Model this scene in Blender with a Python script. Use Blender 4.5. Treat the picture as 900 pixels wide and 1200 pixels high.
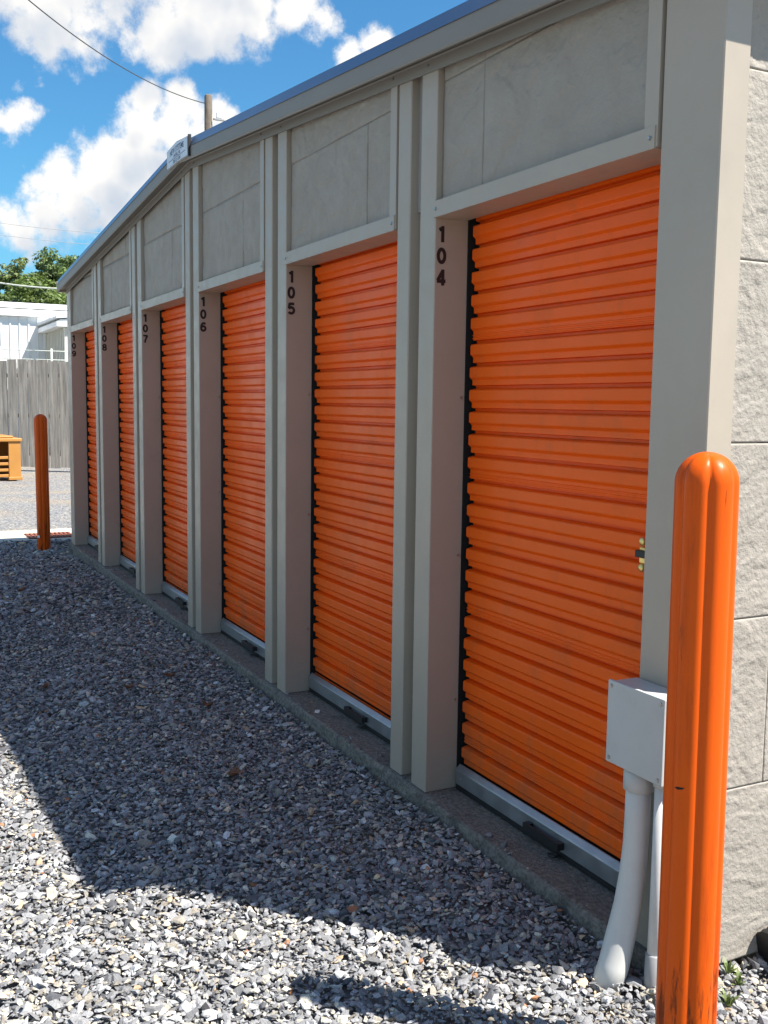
import bpy, bmesh, math, random
import numpy as np
from mathutils import Vector, Matrix, noise
random.seed(7); RNG = np.random.default_rng(11)
scene = bpy.context.scene
for o in list(bpy.data.objects): bpy.data.objects.remove(o, do_unlink=True)
COL = scene.collection

# ------------------------------------------------------------------ camera
CAM = Vector((3.3818, -1.9385, 1.5469))
yaw, pitch, roll = .474, -.107, .013
fw = Vector((-math.cos(yaw)*math.cos(pitch), math.sin(yaw)*math.cos(pitch), math.sin(pitch)))
rt = fw.cross(Vector((0, 0, 1))).normalized(); up = rt.cross(fw)
R_ = rt*math.cos(roll)+up*math.sin(roll); U_ = -rt*math.sin(roll)+up*math.cos(roll)
cd = bpy.data.cameras.new('camera'); cam = bpy.data.objects.new('camera', cd); COL.objects.link(cam)
cd.sensor_fit = 'VERTICAL'; cd.sensor_height = 36; cd.sensor_width = 27; cd.lens = 1181.1/1200*36
cd.clip_start = .05; cd.clip_end = 2000
m = Matrix((R_, U_, -fw)).transposed().to_4x4(); m.translation = CAM; cam.matrix_world = m
scene.camera = cam
def sky_dir(px, py):
    return (R_*((px-450)/1181.1)+U_*((600-py)/1181.1)+fw).normalized()

# ------------------------------------------------------------------ world, sun, exposure
TAN_EL = 1.5; AZ = math.atan2(.674, .738); EL = math.atan(TAN_EL)
SUN = Vector((math.cos(AZ)*math.cos(EL), math.sin(AZ)*math.cos(EL), math.sin(EL)))
scene.view_settings.view_transform = 'Standard'; scene.view_settings.look = 'None'
scene.view_settings.exposure = 1.18; scene.view_settings.gamma = 1; scene.view_settings.use_curve_mapping = False
sl = bpy.data.lights.new('sun', 'SUN'); sl.energy = 5; sl.angle = math.radians(.5); sl.color = (1, .955, .885)
so = bpy.data.objects.new('sun', sl); COL.objects.link(so); so.rotation_euler = SUN.to_track_quat('Z', 'Y').to_euler()
so.location = (0, 0, 30)
world = bpy.data.worlds.new('World'); scene.world = world; world.use_nodes = True

def node(nt, t, **kw):
    n = nt.nodes.new(t)
    for k, v in kw.items(): setattr(n, k, v)
    return n
def mathn(nt, op, a, b=None, clamp=False):
    n = node(nt, 'ShaderNodeMath', operation=op); n.use_clamp = clamp
    for i, v in enumerate((a, b)):
        if v is None: continue
        if isinstance(v, (int, float)): n.inputs[i].default_value = v
        else: nt.links.new(v, n.inputs[i])
    return n.outputs[0]
def maprange(nt, v, a, b, c=0, d=1, smooth=True):
    n = node(nt, 'ShaderNodeMapRange'); n.interpolation_type = 'SMOOTHSTEP' if smooth else 'LINEAR'
    nt.links.new(v, n.inputs[0])
    for i, x in zip((1, 2, 3, 4), (a, b, c, d)): n.inputs[i].default_value = x
    return n.outputs[0]
# cloud density as a function of direction: a few placed cumulus heaps plus a general field of fair-weather clouds
def cloud_group(name, fine):
  g = bpy.data.node_groups.new(name, 'ShaderNodeTree')
  g.interface.new_socket('D', in_out='INPUT', socket_type='NodeSocketVector')
  g.interface.new_socket('Density', in_out='OUTPUT', socket_type='NodeSocketFloat')
  gi = g.nodes.new('NodeGroupInput'); go = g.nodes.new('NodeGroupOutput')
  HEAPS = [(10, 256, 46), (50, 248, 44), (85, 236, 50), (120, 222, 50), (150, 190, 44), (170, 158, 44), (205, 150, 46), (238, 152, 40), (185, 210, 60), (140, 250, 46), (90, 268, 34), (30, 272, 30),
           (172, 118, 26), (212, 112, 22), (-50, 262, 60), (230, 200, 60),
           (20, -5, 58), (80, 5, 58), (135, 14, 56), (185, 40, 46), (235, 10, 56), (290, 0, 56), (345, 8, 44), (375, 18, 26), (150, -60, 90), (-50, -10, 60), (280, -70, 80), (400, -90, 60),
           (36, 132, 26, .5), (14, 146, 34, .55), (-8, 140, 34, .55), (410, 63, 30, .6), (440, 54, 30, .7), (22, 98, 18, .4), (48, 100, 16, .4)]
  acc = None
  for px, py, r, *pk in HEAPS:
      d = sky_dir(px, py)
      n = node(g, 'ShaderNodeVectorMath', operation='DISTANCE'); g.links.new(gi.outputs[0], n.inputs[0]); n.inputs[1].default_value = d
      v = mathn(g, 'SUBTRACT', pk[0] if pk else 1.0, mathn(g, 'MULTIPLY', n.outputs['Value'], 1181.1/r/1.12))
      acc = v if acc is None else mathn(g, 'MAXIMUM', acc, v)
  heap = mathn(g, 'MAXIMUM', acc, -1.2)
  def fbm(sc, det, rough, dist=0.0):
      n = node(g, 'ShaderNodeTexNoise'); n.inputs['Scale'].default_value = sc; n.inputs['Detail'].default_value = det
      n.inputs['Roughness'].default_value = rough; n.inputs['Distortion'].default_value = dist
      g.links.new(gi.outputs[0], n.inputs['Vector']); return n.outputs[0]
  puff = mathn(g, 'MULTIPLY', mathn(g, 'SUBTRACT', fbm(16, 8 if fine else 3, .66, 0), .5), 2.6 if fine else 1.2)
  vor = node(g, 'ShaderNodeTexVoronoi'); vor.inputs['Scale'].default_value = 48
  g.links.new(gi.outputs[0], vor.inputs['Vector'])
  bil = mathn(g, 'MULTIPLY', mathn(g, 'SUBTRACT', .42, vor.outputs['Distance']), .5 if fine else .12)
  sep = node(g, 'ShaderNodeSeparateXYZ'); g.links.new(gi.outputs[0], sep.inputs[0])
  away = node(g, 'ShaderNodeVectorMath', operation='DISTANCE'); g.links.new(gi.outputs[0], away.inputs[0]); away.inputs[1].default_value = sky_dir(200, 150)
  field = mathn(g, 'MULTIPLY', mathn(g, 'SUBTRACT', fbm(2.6, 4 if fine else 2, .5), .515), 6)
  field = mathn(g, 'SUBTRACT', field, maprange(g, away.outputs['Value'], .3, .55, 3, 0))
  tot = mathn(g, 'ADD', mathn(g, 'ADD', mathn(g, 'MAXIMUM', heap, field), puff), bil)
  g.links.new(tot, go.inputs[0])
  return g
wt = world.node_tree; wt.nodes.clear()
tc = node(wt, 'ShaderNodeTexCoord')
sky = node(wt, 'ShaderNodeTexSky', sky_type='NISHITA'); sky.sun_disc = False
sky.sun_elevation = EL; sky.sun_rotation = math.atan2(SUN.x, SUN.y); sky.air_density = 1.25; sky.dust_density = .25; sky.ozone_density = 2.6; sky.altitude = 20
den1 = node(wt, 'ShaderNodeGroup', node_tree=cloud_group('cloud_density', True)); wt.links.new(tc.outputs['Generated'], den1.inputs[0])
off = node(wt, 'ShaderNodeVectorMath', operation='ADD'); off.inputs[1].default_value = (.0, .012, .036)
wt.links.new(tc.outputs['Generated'], off.inputs[0])
den2 = node(wt, 'ShaderNodeGroup', node_tree=cloud_group('cloud_shade', False)); wt.links.new(off.outputs[0], den2.inputs[0])
alpha = maprange(wt, den1.outputs[0], .0, .62)
thick = maprange(wt, mathn(wt, 'SUBTRACT', den2.outputs[0], .1), -.05, .95, 0, 1)
cr = node(wt, 'ShaderNodeMix', data_type='RGBA'); wt.links.new(thick, cr.inputs[0])
cr.inputs[6].default_value = (10.4, 10.0, 9.4, 1); cr.inputs[7].default_value = (5.6, 6.2, 7.1, 1)
mx = node(wt, 'ShaderNodeMix', data_type='RGBA'); wt.links.new(alpha, mx.inputs[0])
tint = node(wt, 'ShaderNodeVectorMath', operation='MULTIPLY'); tint.inputs[1].default_value = (.50, 1.05, 1.36); wt.links.new(sky.outputs[0], tint.inputs[0])
wt.links.new(tint.outputs[0], mx.inputs[6]); wt.links.new(cr.outputs[2], mx.inputs[7])
bg = node(wt, 'ShaderNodeBackground'); bg.inputs[1].default_value = .05
wo = node(wt, 'ShaderNodeOutputWorld'); wt.links.new(mx.outputs[2], bg.inputs[0]); wt.links.new(bg.outputs[0], wo.inputs[0])
world.cycles.sampling_method = 'MANUAL'; world.cycles.sample_map_resolution = 512
scene.cycles.max_bounces = 6; scene.cycles.diffuse_bounces = 4; scene.cycles.transparent_max_bounces = 4

# ------------------------------------------------------------------ materials
def material(name, col, rough=.5, metal=0, var=.0, vscale=3, bump=0, bscale=60, spec=.5, dirt=None, coat=0, detail=5, stretch=None, dirtscale=2.5, dirtamt=.5):
    mt = bpy.data.materials.new(name); mt.use_nodes = True; nt = mt.node_tree; b = nt.nodes['Principled BSDF']
    b.inputs['Base Color'].default_value = (*col, 1); b.inputs['Roughness'].default_value = rough; b.inputs['Metallic'].default_value = metal
    b.inputs['Specular IOR Level'].default_value = spec
    if coat: b.inputs['Coat Weight'].default_value = coat; b.inputs['Coat Roughness'].default_value = .12
    geo = node(nt, 'ShaderNodeNewGeometry'); pos = geo.outputs['Position']
    if stretch:
        mp = node(nt, 'ShaderNodeMapping'); mp.inputs['Scale'].default_value = stretch; nt.links.new(pos, mp.inputs[0]); pos = mp.outputs[0]
    cur = None
    def nz(sc, det=detail, rg=.6):
        n = node(nt, 'ShaderNodeTexNoise'); n.inputs['Scale'].default_value = sc; n.inputs['Detail'].default_value = det; n.inputs['Roughness'].default_value = rg
        nt.links.new(pos, n.inputs['Vector']); return n.outputs[0]
    if var:
        f = maprange(nt, nz(vscale), .3, .7, 1-var, 1+var, False)
        mul = node(nt, 'ShaderNodeVectorMath', operation='SCALE'); mul.inputs[0].default_value = col; nt.links.new(f, mul.inputs['Scale'])
        cur = mul.outputs[0]
    if dirt:
        mxn = node(nt, 'ShaderNodeMix', data_type='RGBA')
        nt.links.new(maprange(nt, nz(dirtscale, 9, .7), .5, .72, 0, dirtamt), mxn.inputs[0])
        if cur: nt.links.new(cur, mxn.inputs[6])
        else: mxn.inputs[6].default_value = (*col, 1)
        mxn.inputs[7].default_value = (*dirt, 1); cur = mxn.outputs[2]
        nt.links.new(maprange(nt, nz(dirtscale*2.3, 6), .35, .7, rough*.85, min(1, rough*1.25)), b.inputs['Roughness'])
    if cur: nt.links.new(cur, b.inputs['Base Color'])
    if bump:
        bp = node(nt, 'ShaderNodeBump'); bp.inputs['Strength'].default_value = 1; bp.inputs['Distance'].default_value = bump
        nt.links.new(nz(bscale, 6), bp.inputs['Height']); nt.links.new(bp.outputs[0], b.inputs['Normal'])
    return mt
M = {}
M['trim'] = material('painted_trim', (.395, .338, .270), .42, var=.04, vscale=1.5, dirt=(.30, .265, .22), dirtscale=4, dirtamt=.22, bump=.0006, bscale=9)
M['rake'] = material('painted_rake_trim', (.235, .222, .20), .5, var=.04, vscale=1.5, spec=.2)
M['drip'] = material('galvanised_edge', (.20, .25, .33), .3, metal=.9, var=.06, vscale=2)
M['stone'] = material('painted_slate', (.325, .292, .248), .7, var=.05, vscale=5, bump=.006, bscale=48, detail=8, dirt=(.29, .26, .22), dirtscale=6, dirtamt=.35)
M['orange'] = material('orange_door_paint', (.88, .116, .005), .36, spec=.2, var=.05, vscale=2, dirt=(.42, .12, .035), dirtscale=3.5, dirtamt=.3, bump=.0005, bscale=14)
M['plastic'] = material('orange_sleeve_plastic', (.66, .090, .004), .36, spec=.16, var=.04, vscale=4, dirt=(.22, .03, .006), dirtscale=9, dirtamt=.5, bump=.0004, bscale=30, stretch=(2.2, 2.2, .22))
M['alu'] = material('mill_aluminium', (.36, .37, .385), .42, metal=.8, var=.08, vscale=8, dirt=(.25, .25, .24), dirtscale=6, dirtamt=.4)
M['black'] = material('black_plastic', (.012, .012, .013), .5, var=.2)
M['dark'] = material('dark_void', (.006, .006, .006), .9)
M['slab'] = material('weathered_concrete', (.20, .180, .152), .95, var=.5, vscale=60, bump=.012, bscale=110, dirt=(.06, .056, .052), dirtscale=6, dirtamt=.8)
M['apron'] = material('pale_concrete', (.55, .51, .43), .9, var=.08, vscale=2, bump=.002, bscale=60, dirt=(.40, .36, .29), dirtscale=3, dirtamt=.5)
M['wall'] = material('light_block_fill', (.3, .29, .27), .8, var=.05)
M['roof'] = material('roof_metal', (.42, .43, .44), .4, metal=.3, var=.05)
M['pvc'] = material('grey_pvc', (.56, .56, .53), .42, var=.05, vscale=6, dirt=(.40, .39, .36), dirtscale=6, dirtamt=.35)
M['pvc_dark'] = material('dark_grey_pvc', (.30, .30, .30), .5, var=.06)
M['box'] = material('box_plastic', (.46, .46, .44), .45, var=.04, vscale=8, dirt=(.36, .35, .33), dirtscale=9, dirtamt=.3)
M['screw'] = material('zinc', (.42, .42, .41), .35, metal=.9)
M['brass'] = material('brass', (.80, .60, .22), .3, metal=.9, var=.1, vscale=40)
M['digit'] = material('black_vinyl', (.012, .012, .014), .45)
M['sign'] = material('sign_white', (.62, .66, .70), .4, var=.04)
M['ink'] = material('sign_ink', (.03, .05, .12), .5)
M['wood'] = material('weathered_wood', (.37, .33, .28), .9, var=.4, vscale=2.2, bump=.004, bscale=6, dirt=(.20, .17, .145), dirtscale=1.8, dirtamt=.8, stretch=(5, 9, .55))
M['wood_edge'] = material('fence_rail', (.14, .12, .10), .9, var=.2)
M['white_metal'] = material('white_sheet_metal', (.78, .79, .78), .4, var=.03, dirt=(.62, .62, .60), dirtscale=.8, dirtamt=.4)
M['cream_metal'] = material('cream_sheet_metal', (.62, .60, .52), .45, var=.04)
M['pallet'] = material('ochre_plastic', (.44, .20, .042), .5, var=.08, vscale=3, dirt=(.34, .17, .05), dirtscale=3, dirtamt=.4)
M['rust'] = material('rusty_iron', (.22, .065, .035), .8, var=.25, vscale=12)
M['pole'] = material('pole_wood', (.13, .105, .08), .95, var=.4, vscale=2.5, bump=.01, bscale=4, stretch=(4, 4, 1))
M['cable'] = material('cable_grey', (.05, .05, .05), .6)
M['cable_pale'] = material('cable_pale', (.60, .62, .55), .6)
M['bark'] = material('bark', (.10, .08, .06), .95, var=.3)
M['leaf_dead'] = material('dead_leaf', (.17, .075, .035), .75, var=.4, vscale=30)
M['weed'] = material('weed_green', (.12, .16, .045), .6, var=.3, vscale=40)

def scuffs():
    nt = M['plastic'].node_tree; b = nt.nodes['Principled BSDF']; src = b.inputs['Base Color'].links[0].from_socket
    geo = node(nt, 'ShaderNodeNewGeometry'); sp = node(nt, 'ShaderNodeSeparateXYZ'); nt.links.new(geo.outputs['Position'], sp.inputs[0])
    mp = node(nt, 'ShaderNodeMapping'); mp.inputs['Scale'].default_value = (42, 42, 5); nt.links.new(geo.outputs['Position'], mp.inputs[0])
    n = node(nt, 'ShaderNodeTexNoise'); n.inputs['Scale'].default_value = 1; n.inputs['Detail'].default_value = 8; n.inputs['Roughness'].default_value = .7; nt.links.new(mp.outputs[0], n.inputs['Vector'])
    low = maprange(nt, sp.outputs[2], .65, .0, 0, .16)
    f = maprange(nt, mathn(nt, 'ADD', n.outputs[0], low), .64, .74, 0, .8)
    mx_ = node(nt, 'ShaderNodeMix', data_type='RGBA'); nt.links.new(f, mx_.inputs[0]); nt.links.new(src, mx_.inputs[6]); mx_.inputs[7].default_value = (.09, .022, .008, 1)
    nt.links.new(mx_.outputs[2], b.inputs['Base Color'])
scuffs()
def door_dust():
    nt = M['orange'].node_tree; b = nt.nodes['Principled BSDF']; src = b.inputs['Base Color'].links[0].from_socket
    geo = node(nt, 'ShaderNodeNewGeometry'); sp = node(nt, 'ShaderNodeSeparateXYZ'); nt.links.new(geo.outputs['Position'], sp.inputs[0])
    mp = node(nt, 'ShaderNodeMapping'); mp.inputs['Scale'].default_value = (7, 7, 2.2); nt.links.new(geo.outputs['Position'], mp.inputs[0])
    n = node(nt, 'ShaderNodeTexNoise'); n.inputs['Scale'].default_value = 1; n.inputs['Detail'].default_value = 9; n.inputs['Roughness'].default_value = .68; nt.links.new(mp.outputs[0], n.inputs['Vector'])
    f = maprange(nt, mathn(nt, 'ADD', n.outputs[0], maprange(nt, sp.outputs[2], .55, .05, 0, .2)), .52, .85, 0, .5)
    mx_ = node(nt, 'ShaderNodeMix', data_type='RGBA'); nt.links.new(f, mx_.inputs[0]); nt.links.new(src, mx_.inputs[6]); mx_.inputs[7].default_value = (.33, .12, .05, 1)
    nt.links.new(mx_.outputs[2], b.inputs['Base Color']); nt.links.new(maprange(nt, n.outputs[0], .3, .75, .28, .5), b.inputs['Roughness'])
door_dust()
def attr_mat(name, rough, scale_bump=0, trans=0, sheen=0):
    mt = bpy.data.materials.new(name); mt.use_nodes = True; nt = mt.node_tree; b = nt.nodes['Principled BSDF']
    a = node(nt, 'ShaderNodeAttribute', attribute_name='Col'); nt.links.new(a.outputs['Color'], b.inputs['Base Color'])
    b.inputs['Roughness'].default_value = rough
    if scale_bump:
        geo = node(nt, 'ShaderNodeNewGeometry'); n = node(nt, 'ShaderNodeTexNoise'); n.inputs['Scale'].default_value = 220; n.inputs['Detail'].default_value = 4
        nt.links.new(geo.outputs['Position'], n.inputs['Vector']); bp = node(nt, 'ShaderNodeBump'); bp.inputs['Distance'].default_value = scale_bump
        nt.links.new(n.outputs[0], bp.inputs['Height']); nt.links.new(bp.outputs[0], b.inputs['Normal'])
        f = maprange(nt, n.outputs[0], .3, .7, .72, 1.25, False)
        ml = node(nt, 'ShaderNodeVectorMath', operation='SCALE'); nt.links.new(a.outputs['Color'], ml.inputs[0]); nt.links.new(f, ml.inputs['Scale'])
        nt.links.new(ml.outputs[0], b.inputs['Base Color'])
    if trans:
        tr = node(nt, 'ShaderNodeBsdfTranslucent'); nt.links.new(a.outputs['Color'], tr.inputs[0])
        ms = node(nt, 'ShaderNodeMixShader'); ms.inputs[0].default_value = trans
        out = nt.nodes['Material Output']; nt.links.new(b.outputs[0], ms.inputs[1]); nt.links.new(tr.outputs[0], ms.inputs[2]); nt.links.new(ms.outputs[0], out.inputs[0])
    return mt
M['stones'] = attr_mat('slate_chips', .9, .0012)
M['leaves'] = attr_mat('tree_leaves', .55, 0, .3)
# far gravel: voronoi chips of many tones
def gravel_sheet():
    mt = bpy.data.materials.new('gravel_ground'); mt.use_nodes = True; nt = mt.node_tree; b = nt.nodes['Principled BSDF']
    geo = node(nt, 'ShaderNodeNewGeometry')
    v = node(nt, 'ShaderNodeTexVoronoi'); v.inputs['Scale'].default_value = 38; nt.links.new(geo.outputs['Position'], v.inputs['Vector'])
    sp = node(nt, 'ShaderNodeSeparateColor'); nt.links.new(v.outputs['Color'], sp.inputs[0])
    ramp = node(nt, 'ShaderNodeValToRGB'); e = ramp.color_ramp.elements
    e[0].position = 0; e[0].color = (.09, .092, .10, 1); e[1].position = 1; e[1].color = (.42, .35, .25, 1)
    for p, c in ((.35, (.16, .16, .165)), (.7, (.215, .213, .21)), (.88, (.29, .28, .26))):
        x = e.new(p); x.color = (*c, 1)
    nt.links.new(sp.outputs[0], ramp.inputs[0])
    big = node(nt, 'ShaderNodeTexNoise'); big.inputs['Scale'].default_value = .9; big.inputs['Detail'].default_value = 5; nt.links.new(geo.outputs['Position'], big.inputs['Vector'])
    mxn = node(nt, 'ShaderNodeMix', data_type='RGBA'); nt.links.new(maprange(nt, big.outputs[0], .45, .72, 0, .5), mxn.inputs[0])
    nt.links.new(ramp.outputs[0], mxn.inputs[6]); mxn.inputs[7].default_value = (.30, .23, .145, 1)
    nt.links.new(mxn.outputs[2], b.inputs['Base Color']); b.inputs['Roughness'].default_value = .9
    bp = node(nt, 'ShaderNodeBump'); bp.inputs['Distance'].default_value = .01; bp.invert = True
    nt.links.new(v.outputs['Distance'], bp.inputs['Height']); nt.links.new(bp.outputs[0], b.inputs['Normal'])
    return mt
M['gravel'] = gravel_sheet()

# ------------------------------------------------------------------ mesh helpers
def mesh_obj(name, verts, faces, mat, parent=None, smooth=False):
    me = bpy.data.meshes.new(name); me.from_pydata([tuple(v) for v in verts], [], faces); me.update()
    if smooth: me.polygons.foreach_set('use_smooth', [True]*len(me.polygons))
    return link(name, me, mat, parent)
def link(name, me, mat=None, parent=None, loc=None):
    o = bpy.data.objects.new(name, me); COL.objects.link(o)
    if mat is not None and not me.materials: me.materials.append(mat)
    if parent: o.parent = parent
    if loc is not None: o.location = loc
    return o
def empty(name, loc=(0, 0, 0)):
    o = bpy.data.objects.new(name, None); COL.objects.link(o); o.location = loc; o.empty_display_size = .2; return o
def tag(o, label=None, cat=None, group=None, kind=None):
    for k, v in (('label', label), ('category', cat), ('group', group), ('kind', kind)):
        if v: o[k] = v
    return o
def bm_mesh(name, bm, smooth=False):
    bmesh.ops.recalc_face_normals(bm, faces=bm.faces[:])
    me = bpy.data.meshes.new(name); bm.to_mesh(me); bm.free()
    if smooth: me.polygons.foreach_set('use_smooth', [True]*len(me.polygons))
    return me
def box_mesh(name, a, b, bevel=0, seg=1):
    bm = bmesh.new(); bmesh.ops.create_cube(bm, size=1)
    a = Vector(a); b = Vector(b)
    for v in bm.verts: v.co = Vector([(a[i]+b[i])/2+v.co[i]*(b[i]-a[i]) for i in range(3)])
    if bevel: bmesh.ops.bevel(bm, geom=bm.edges[:], offset=bevel, segments=seg, affect='EDGES', profile=.6)
    return bm_mesh(name, bm)
def box(name, a, b, mat, parent=None, bevel=0, seg=1):
    return link(name, box_mesh(name, a, b, bevel, seg), mat, parent)
def prism_mesh(name, poly, axis, a, b, bevel=0):
    """poly: 2D points; axis 0 -> (y,z) extruded in x, 1 -> (x,z) in y, 2 -> (x,y) in z"""
    bm = bmesh.new()
    def p3(p, t): return {0: (t, p[0], p[1]), 1: (p[0], t, p[1]), 2: (p[0], p[1], t)}[axis]
    v0 = [bm.verts.new(p3(p, a)) for p in poly]; v1 = [bm.verts.new(p3(p, b)) for p in poly]; n = len(poly)
    bm.faces.new(v0); bm.faces.new(v1[::-1])
    for i in range(n): bm.faces.new((v0[i], v0[(i+1) % n], v1[(i+1) % n], v1[i]))
    if bevel: bmesh.ops.bevel(bm, geom=[e for e in bm.edges if e.calc_length() > bevel*4], offset=bevel, segments=1, affect='EDGES')
    return bm_mesh(name, bm)
def prism(name, poly, axis, a, b, mat, parent=None, bevel=0):
    return link(name, prism_mesh(name, poly, axis, a, b, bevel), mat, parent)
def tube_mesh(name, pts, rad, n=10, cap=True):
    pts = [Vector(p) for p in pts]; rr = rad if isinstance(rad, (list, tuple)) else [rad]*len(pts)
    vs, fs = [], []; ref = None
    for i, p in enumerate(pts):
        t = (pts[min(i+1, len(pts)-1)]-pts[max(i-1, 0)]).normalized()
        if ref is None: ref = t.orthogonal().normalized()
        ref = (ref-t*ref.dot(t)).normalized(); b = t.cross(ref)
        for k in range(n):
            a = 2*math.pi*k/n; vs.append(p+(ref*math.cos(a)+b*math.sin(a))*rr[i])
    for i in range(len(pts)-1):
        for k in range(n):
            fs.append((i*n+k, i*n+(k+1) % n, (i+1)*n+(k+1) % n, (i+1)*n+k))
    if cap: fs.append(tuple(range(n))[::-1]); fs.append(tuple(range((len(pts)-1)*n, len(pts)*n)))
    me = bpy.data.meshes.new(name); me.from_pydata([tuple(v) for v in vs], [], fs); me.update()
    me.polygons.foreach_set('use_smooth', [len(p.vertices) == 4 for p in me.polygons]); return me
def tube(name, pts, rad, mat, parent=None, n=10): return link(name, tube_mesh(name, pts, rad, n), mat, parent)

# ------------------------------------------------------------------ ground
def gz(x):
    return -.06 if x > -5 else (-.14 if x < -9 else -.06-.08*(-5-x)/4)
xs = [400, 60, 12, 4, -5, -6, -7, -8, -9, -12, -25, -60, -400]; ys = [-400, -60, -12, -4, 0, 4, 12, 60, 400]
gv = [(x, y, gz(x)-.032) for x in xs for y in ys]; ny = len(ys)
gf = [(i*ny+j, (i+1)*ny+j, (i+1)*ny+j+1, i*ny+j+1) for i in range(len(xs)-1) for j in range(ny-1)]
tag(mesh_obj('ground', gv, gf, M['gravel']), 'grey gravel yard running from the doors to the wooden fence', kind='structure')
# concrete apron past the far end of the building, slightly irregular
apv, apf = [], []
for i in range(41):
    y = -12+i*.6
    for x, j in ((-9.18, .05), (-9.22, .0), (-10.15, .06)):
        apv.append((x+random.uniform(-j, j), y, -.125 if x != -9.18 else -.15))
for i in range(40):
    for k in range(2): apf.append((i*3+k, i*3+3+k, i*3+4+k, i*3+1+k))
tag(mesh_obj('concrete_apron', apv, apf, M['apron']), 'pale concrete strip crossing the yard past the far bollard', kind='structure')
gr = empty('drain_grate', (-9.45, .02, -.121)); tag(gr, 'rusty red iron drain grate set in the pale concrete strip', 'grate')
gbm = prism_mesh('bar', [(-.012, 0), (.012, 0), (.012, .012), (-.012, .012)], 0, -.22, .22)
for k in range(11): link('bar', gbm, M['rust'], gr, (0, -.25+k*.05, 0))
for s in (-1, 0, 1): box('cross_bar', (s*.21-.014, -.275, -.001), (s*.21+.014, .275, .009), M['rust'], gr)

# ------------------------------------------------------------------ building
P = 1.524; OW = 1.216; RIDGE = -3.2; XN = 1.43; XF = -7.83; DEPTH = 9.0
def zr(x): return 2.971+.083*(-.369-RIDGE) - .083*abs(x-RIDGE)
SB = empty('storage_building', (-3.2, 0, 0))
tag(SB, 'grey gabled self storage building with a row of orange roll-up doors', 'building')
SB.location = (0, 0, 0)
# slab with worn front edge
nx = 190; sv, sf = [], []
prof = [(.30, -.004), (-.012, 0), (-.02, -.003), (-.027, -.012), (-.03, -.05), (-.034, -.30)]
for i in range(nx+1):
    x = XF-.04+(XN-.02-XF+.04)*i/nx
    for k, (y, z) in enumerate(prof):
        n = noise.fractal(Vector((x*9, k*1.7, 3)), 1, 2, 4)
        sv.append((x, y+(n*.011 if k in (1, 2, 3, 4) else 0), z+(n*.007 if k in (2, 3) else 0)))
np_ = len(prof)
for i in range(nx):
    for k in range(np_-1): sf.append((i*np_+k, (i+1)*np_+k, (i+1)*np_+k+1, i*np_+k+1))
mesh_obj('slab', sv, [f[::-1] for f in sf], M['slab'], SB)
box('foundation', (XF+.01, .28, -.3), (XN-.03, DEPTH, -.008), M['slab'], SB)
box('light_block_core', (XF+.03, .215, .0), (XN-.075, DEPTH-.02, 2.38), M['wall'], SB)  # unseen solid core, added to block light inside the building
prism('light_block_gable', [(XF+.03, 2.30), (XN-.075, 2.30), (XN-.075, zr(XN)-.12), (RIDGE, zr(RIDGE)-.12), (XF+.03, zr(XF)-.12)], 1, .036, DEPTH-.03, M['wall'], SB)  # upper part of the added light-blocking core, behind the panels

# digits: flat vinyl numerals, strokes of even weight, unit height 1
def stroke_pts(ch):
    arc = lambda cx, cy, rx, ry, a0, a1, n=14: [(cx+rx*math.cos(math.radians(a0+(a1-a0)*i/n)), cy+ry*math.sin(math.radians(a0+(a1-a0)*i/n))) for i in range(n+1)]
    return {'0': [arc(0, .5, .235, .40, 0, 360, 28)],
            '1': [[(.06, 0), (.06, 1)], [(.04, .86), (-.20, .74)]],
            '4': [[(.12, 0), (.12, 1)], [(.12, .93), (-.26, .30)], [(-.31, .27), (.32, .27)]],
            '5': [[(.27, .90), (-.18, .90)], [(-.15, .95), (-.21, .50)], arc(-.01, .345, .25, .25, 150, -150, 24)],
            '6': [arc(0, .33, .235, .235, 0, 360, 24), [(-.235, .33), (-.235, .48), (-.18, .72), (-.06, .87), (.07, .90), (.24, .80)]],
            '7': [[(-.30, .90), (.30, .90)], [(.25, .88), (.08, .58), (-.03, .28), (-.07, 0)]],
            '8': [arc(0, .29, .24, .20, 0, 360, 24), arc(0, .71, .205, .195, 0, 360, 24)],
            '9': [arc(0, .67, .235, .235, 0, 360, 24), [(.235, .67), (.235, .52), (.18, .28), (.06, .13), (-.07, .10), (-.24, .20)]]}[ch]
def digit_mesh(ch, w=.235):
    vs, fs = [], []
    for li, pl in enumerate(stroke_pts(ch)):
        h = w/2; base = len(vs); closed = (Vector(pl[0])-Vector(pl[-1])).length < 1e-4
        for i, p in enumerate(pl):
            a = Vector(pl[i-1]) if i else (Vector(pl[-2]) if closed else None)
            b = Vector(pl[i+1]) if i < len(pl)-1 else (Vector(pl[1]) if closed else None)
            t = ((b if b is not None else Vector(p))-(a if a is not None else Vector(p))).normalized(); n = Vector((-t.y, t.x))*h
            # layers sit 0.1 mm apart so crossing strokes never share a plane
            vs.append((.0012+li*.0002, p[0]+n.x, p[1]+n.y)); vs.append((.0012+li*.0002, p[0]-n.x, p[1]-n.y))
        for i in range(len(pl)-1): fs.append((base+2*i, base+2*i+1, base+2*i+3, base+2*i+2))
    H = .060
    me = bpy.data.meshes.new('digit'); me.from_pydata([(x, y*H, z*H) for x, y, z in vs], [], fs); me.update(); me.materials.append(M['digit']); return me
DIG = {c: digit_mesh(c) for c in '01456789'}
screw_me = bpy.data.meshes.new('screw')
bm = bmesh.new(); bmesh.ops.create_cone(bm, segments=6, radius1=.0065, radius2=.005, depth=.006, cap_ends=True); bm.to_mesh(screw_me); bm.free(); screw_me.materials.append(M['screw'])
def screw(parent, loc, axis):
    o = link('screw', screw_me, None, parent, loc)
    o.rotation_euler = {'-y': (math.pi/2, 0, 0), '+x': (0, math.pi/2, 0)}[axis]; return o
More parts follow.
